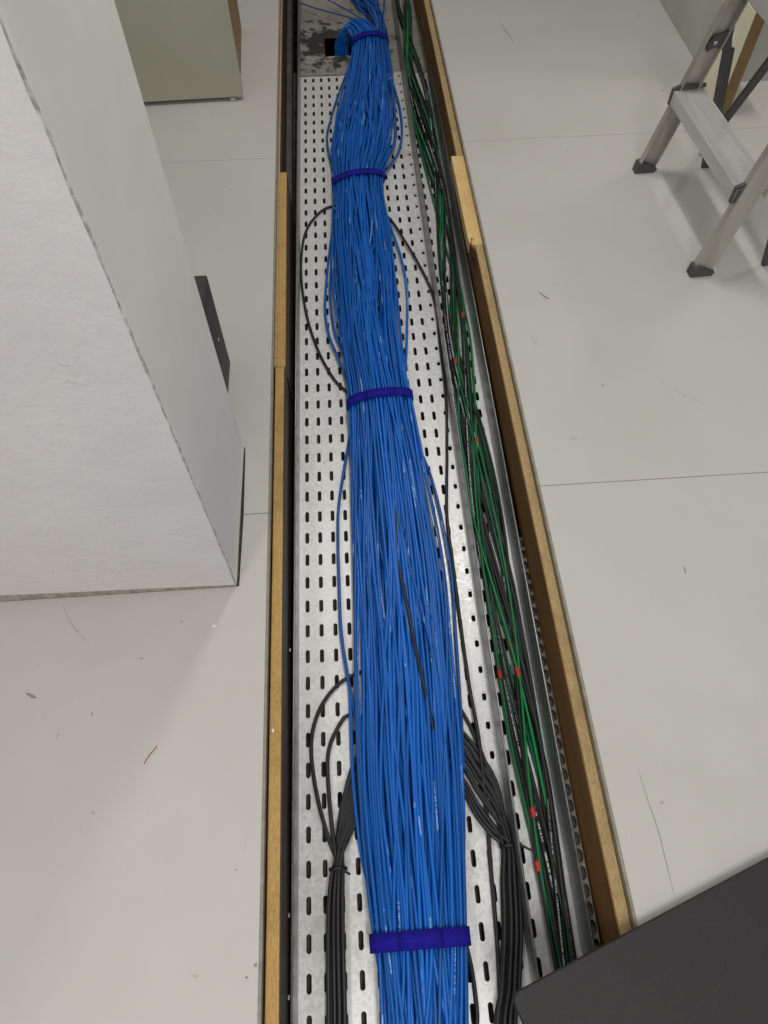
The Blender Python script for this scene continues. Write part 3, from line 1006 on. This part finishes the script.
o, _ = cable('black_cable', pts, 0.0038, M['black'], step=0.012, sides=8)
tag(o, 'short stretch of black cable beside the blue bundle below the nearest strap', 'cable')
# nylon ties
for px, py, w, hh, lab in ((338, 869, 0.0165, 0.019, 'black cable tie round the left bunch of black cables'), (509.5, 846, 0.0180, 0.018, 'black cable tie round the right bunch of black cables')):
    p = P(px, py, ZT + 0.02)
    tie = tag(empty('cable_tie', (p[0], p[1], ZT + 0.018)), lab, 'cable tie')
    ring = [(w * math.cos(t), 0.0, hh * math.sin(t)) for t in np.linspace(0, 2 * math.pi, 33)]
    V, Fc = [], []
    for k in range(32):
        x, y, z = ring[k]
        for dr in (1.0, 1.09):
            for dy in (-0.0026, 0.0026):
                V.append((x * dr, dy, z * dr))
    for k in range(32):
        a, b = k * 4, ((k + 1) % 32) * 4
        Fc += [(a + 2, b + 2, b + 3, a + 3), (a + 1, b + 1, b, a), (a, b, b + 2, a + 2), (a + 3, b + 3, b + 1, a + 1)]
    link('loop', mesh_from(V, Fc), M['tie'], tie, True)
    sx = 1 if px > 400 else 0.2
    link('head', box_mesh(w * sx - 0.003, w * sx + 0.004, -0.004, 0.004, hh * 0.55, hh * 0.55 + 0.006, 0.001), M['tie'], tie)
    link('tail', bar_mesh((w * sx, 0, hh * 0.6 + 0.003), (w * sx + 0.020, -0.012, hh * 0.6 + 0.006), 0.0045, 0.0014), M['tie'], tie)

# ------------------------------------------------------------------ green and black cables in the narrow channel
UY = [-0.5, -0.10, 0.06, 0.20, 0.33, 0.55, 0.80, 1.05, 1.30, 1.55, 1.75, 1.95, 2.2, 2.45, 2.75, 3.1, 3.5, 4.2]
UC = [0.60, 0.60, 0.60, 0.58, 0.55, 0.56, 0.54, 0.54, 0.54, 0.52, 0.50, 0.50, 0.52, 0.52, 0.54, 0.54, 0.45, 0.45]
UW = [0.26, 0.26, 0.28, 0.36, 0.42, 0.42, 0.42, 0.42, 0.43, 0.42, 0.40, 0.42, 0.45, 0.46, 0.46, 0.44, 0.36, 0.30]
rg = random.Random(12)
ch_paths = []
kinds = ['green', 'black_print', 'black_print', 'dark_green', 'black', 'green', 'black_print'] * 4 + ['green', 'black_print']
kinds = kinds[:28]
NCH = len(kinds)
for k, kd in enumerate(kinds):
    ph2, ph3 = rg.uniform(0, 6.28), rg.uniform(0, 6.28)
    w2 = rg.uniform(4.0, 7.0)
    strand = k % 4                                # the cables run in four loose strands that cross one another
    w1, ph1, a1 = ((2.9, 0.2, 0.80), (2.9, 2.7, 0.80), (4.1, 4.4, 0.62), (3.4, 1.2, 0.9))[strand]
    ph1 += rg.gauss(0, 0.22)
    a2 = rg.uniform(0.05, 0.16)
    u0 = rg.gauss(0, 0.14)
    layer = rg.random()
    rad = {'green': 0.0030, 'dark_green': 0.0035, 'black_print': 0.0036, 'black': 0.0038}[kd]
    pts = []
    for y in np.arange(-0.56, 4.6, 0.07):
        u = u0 + a1 * math.sin(w1 * y + ph1) + a2 * math.sin(w2 * y + ph2)
        u = max(-1, min(1, u))
        cc, ww = np.interp(y, UY, UC), np.interp(y, UY, UW)
        x = TD + 0.006 + (TR - TD - 0.012) * (cc + ww * u)
        z = ZT + rad + 0.001 + (0.006 + 0.022 * layer) * (0.62 + 0.38 * math.sin(2.7 * y + ph3)) * (0.45 + 0.55 * math.sqrt(max(0.0, 1 - u * u)))
        pts.append((x + SK * y, y - SK * x, z))
    if k % 4 == 3:                                # some end below the bright middle stretch
        pass
    nm = 'green_cable' if 'green' in kd else 'black_cable'
    o, path = cable(nm, pts, rad, M[kd], step=0.02, sides=6)
    ch_paths.append((o, path, rad, kd))
    if kd == 'green':
        tag(o, 'thin bright green cable weaving along the narrow channel right of the divider', 'cable', 'bright green cables in the narrow tray channel')
    elif kd == 'dark_green':
        tag(o, 'dark green cable weaving along the narrow channel right of the divider', 'cable', 'dark green cables in the narrow tray channel')
    elif kd == 'black_print':
        tag(o, 'black cable with white print weaving along the narrow channel right of the divider', 'cable', 'printed black cables in the narrow tray channel')
    else:
        tag(o, 'plain black cable weaving along the narrow channel right of the divider', 'cable', 'plain black cables in the narrow tray channel')
# red marker sleeves on the cables nearest to where the photo shows them
used = set()
names = ['nearest the camera', 'second from the camera', 'third from the camera', 'fourth from the camera',
         'fifth from the camera', 'third from the far end', 'second from the far end', 'farthest from the camera']
for (px, py), lab in zip(((540, 872), (536, 813), (501, 668), (516, 668), (510, 646), (477, 443), (459, 363), (465, 312)), names):
    t = P(px, py, ZT + 0.025)
    best = None
    for i, (o, path, rad, kd) in enumerate(ch_paths):
        if i in used:
            continue
        j = int(np.argmin(np.abs(path[:, 1] - t[1])))
        sc = abs(path[j, 0] - t[0]) - 0.6 * (path[j, 2] - ZT)
        if best is None or sc < best[0]:
            best = (sc, i, j)
    _, i, j = best
    used.add(i)
    o, path, rad, kd = ch_paths[i]
    seg_ = np.array([path[j] * 0.6 + path[j - 1] * 0.4, path[j], path[j] * 0.6 + path[j + 1] * 0.4])
    s_ = link('marker_sleeve', tube_mesh(catmull(seg_ - path[0], 0.006), rad + 0.0020, 8), M['red'], o)
    s_['label'] = 'red marker sleeve'
    col_ = 'green' if 'green' in kd else 'black'
    o['label'] = '%s cable in the narrow channel with red sleeve %s' % (col_, lab)

# ------------------------------------------------------------------ dark flat case at the lower right
ZTOP = 0.024
c0 = P(511, 995, ZTOP)
c1 = P(768, 858, ZTOP)
ang = math.atan2(c1[1] - c0[1], c1[0] - c0[0])
tb = tag(empty('flat_case', (0.62, -0.22, 0), ang), 'charcoal flat case lying on the floor at lower right, its corner jutting over the trench', 'case')
mi = Matrix.Rotation(-ang, 4, 'Z')
lc = mi @ (Vector((c0[0], c0[1], 0)) - Vector((0.62, -0.22, 0)))
x0, y1 = lc.x, lc.y
x1, y0 = x0 + 0.95, y1 - 0.60
r = 0.014


def rounded(x0, x1, y0, y1, r):
    out = []
    for cx, cy, a0 in ((x1 - r, y1 - r, 0), (x0 + r, y1 - r, 90), (x0 + r, y0 + r, 180), (x1 - r, y0 + r, 270)):
        for k in range(7):
            a = math.radians(a0 + 15 * k)
            out.append((cx + r * math.cos(a), cy + r * math.sin(a)))
    return out


link('lid', prism_mesh(rounded(x0, x1, y0, y1, r), 0.0125, ZTOP, 0.0015), M['charcoal'], tb)
link('base', prism_mesh(rounded(x0 + 0.001, x1 - 0.001, y0 + 0.001, y1 - 0.001, r), 0.0, 0.0120), M['charcoal'], tb)
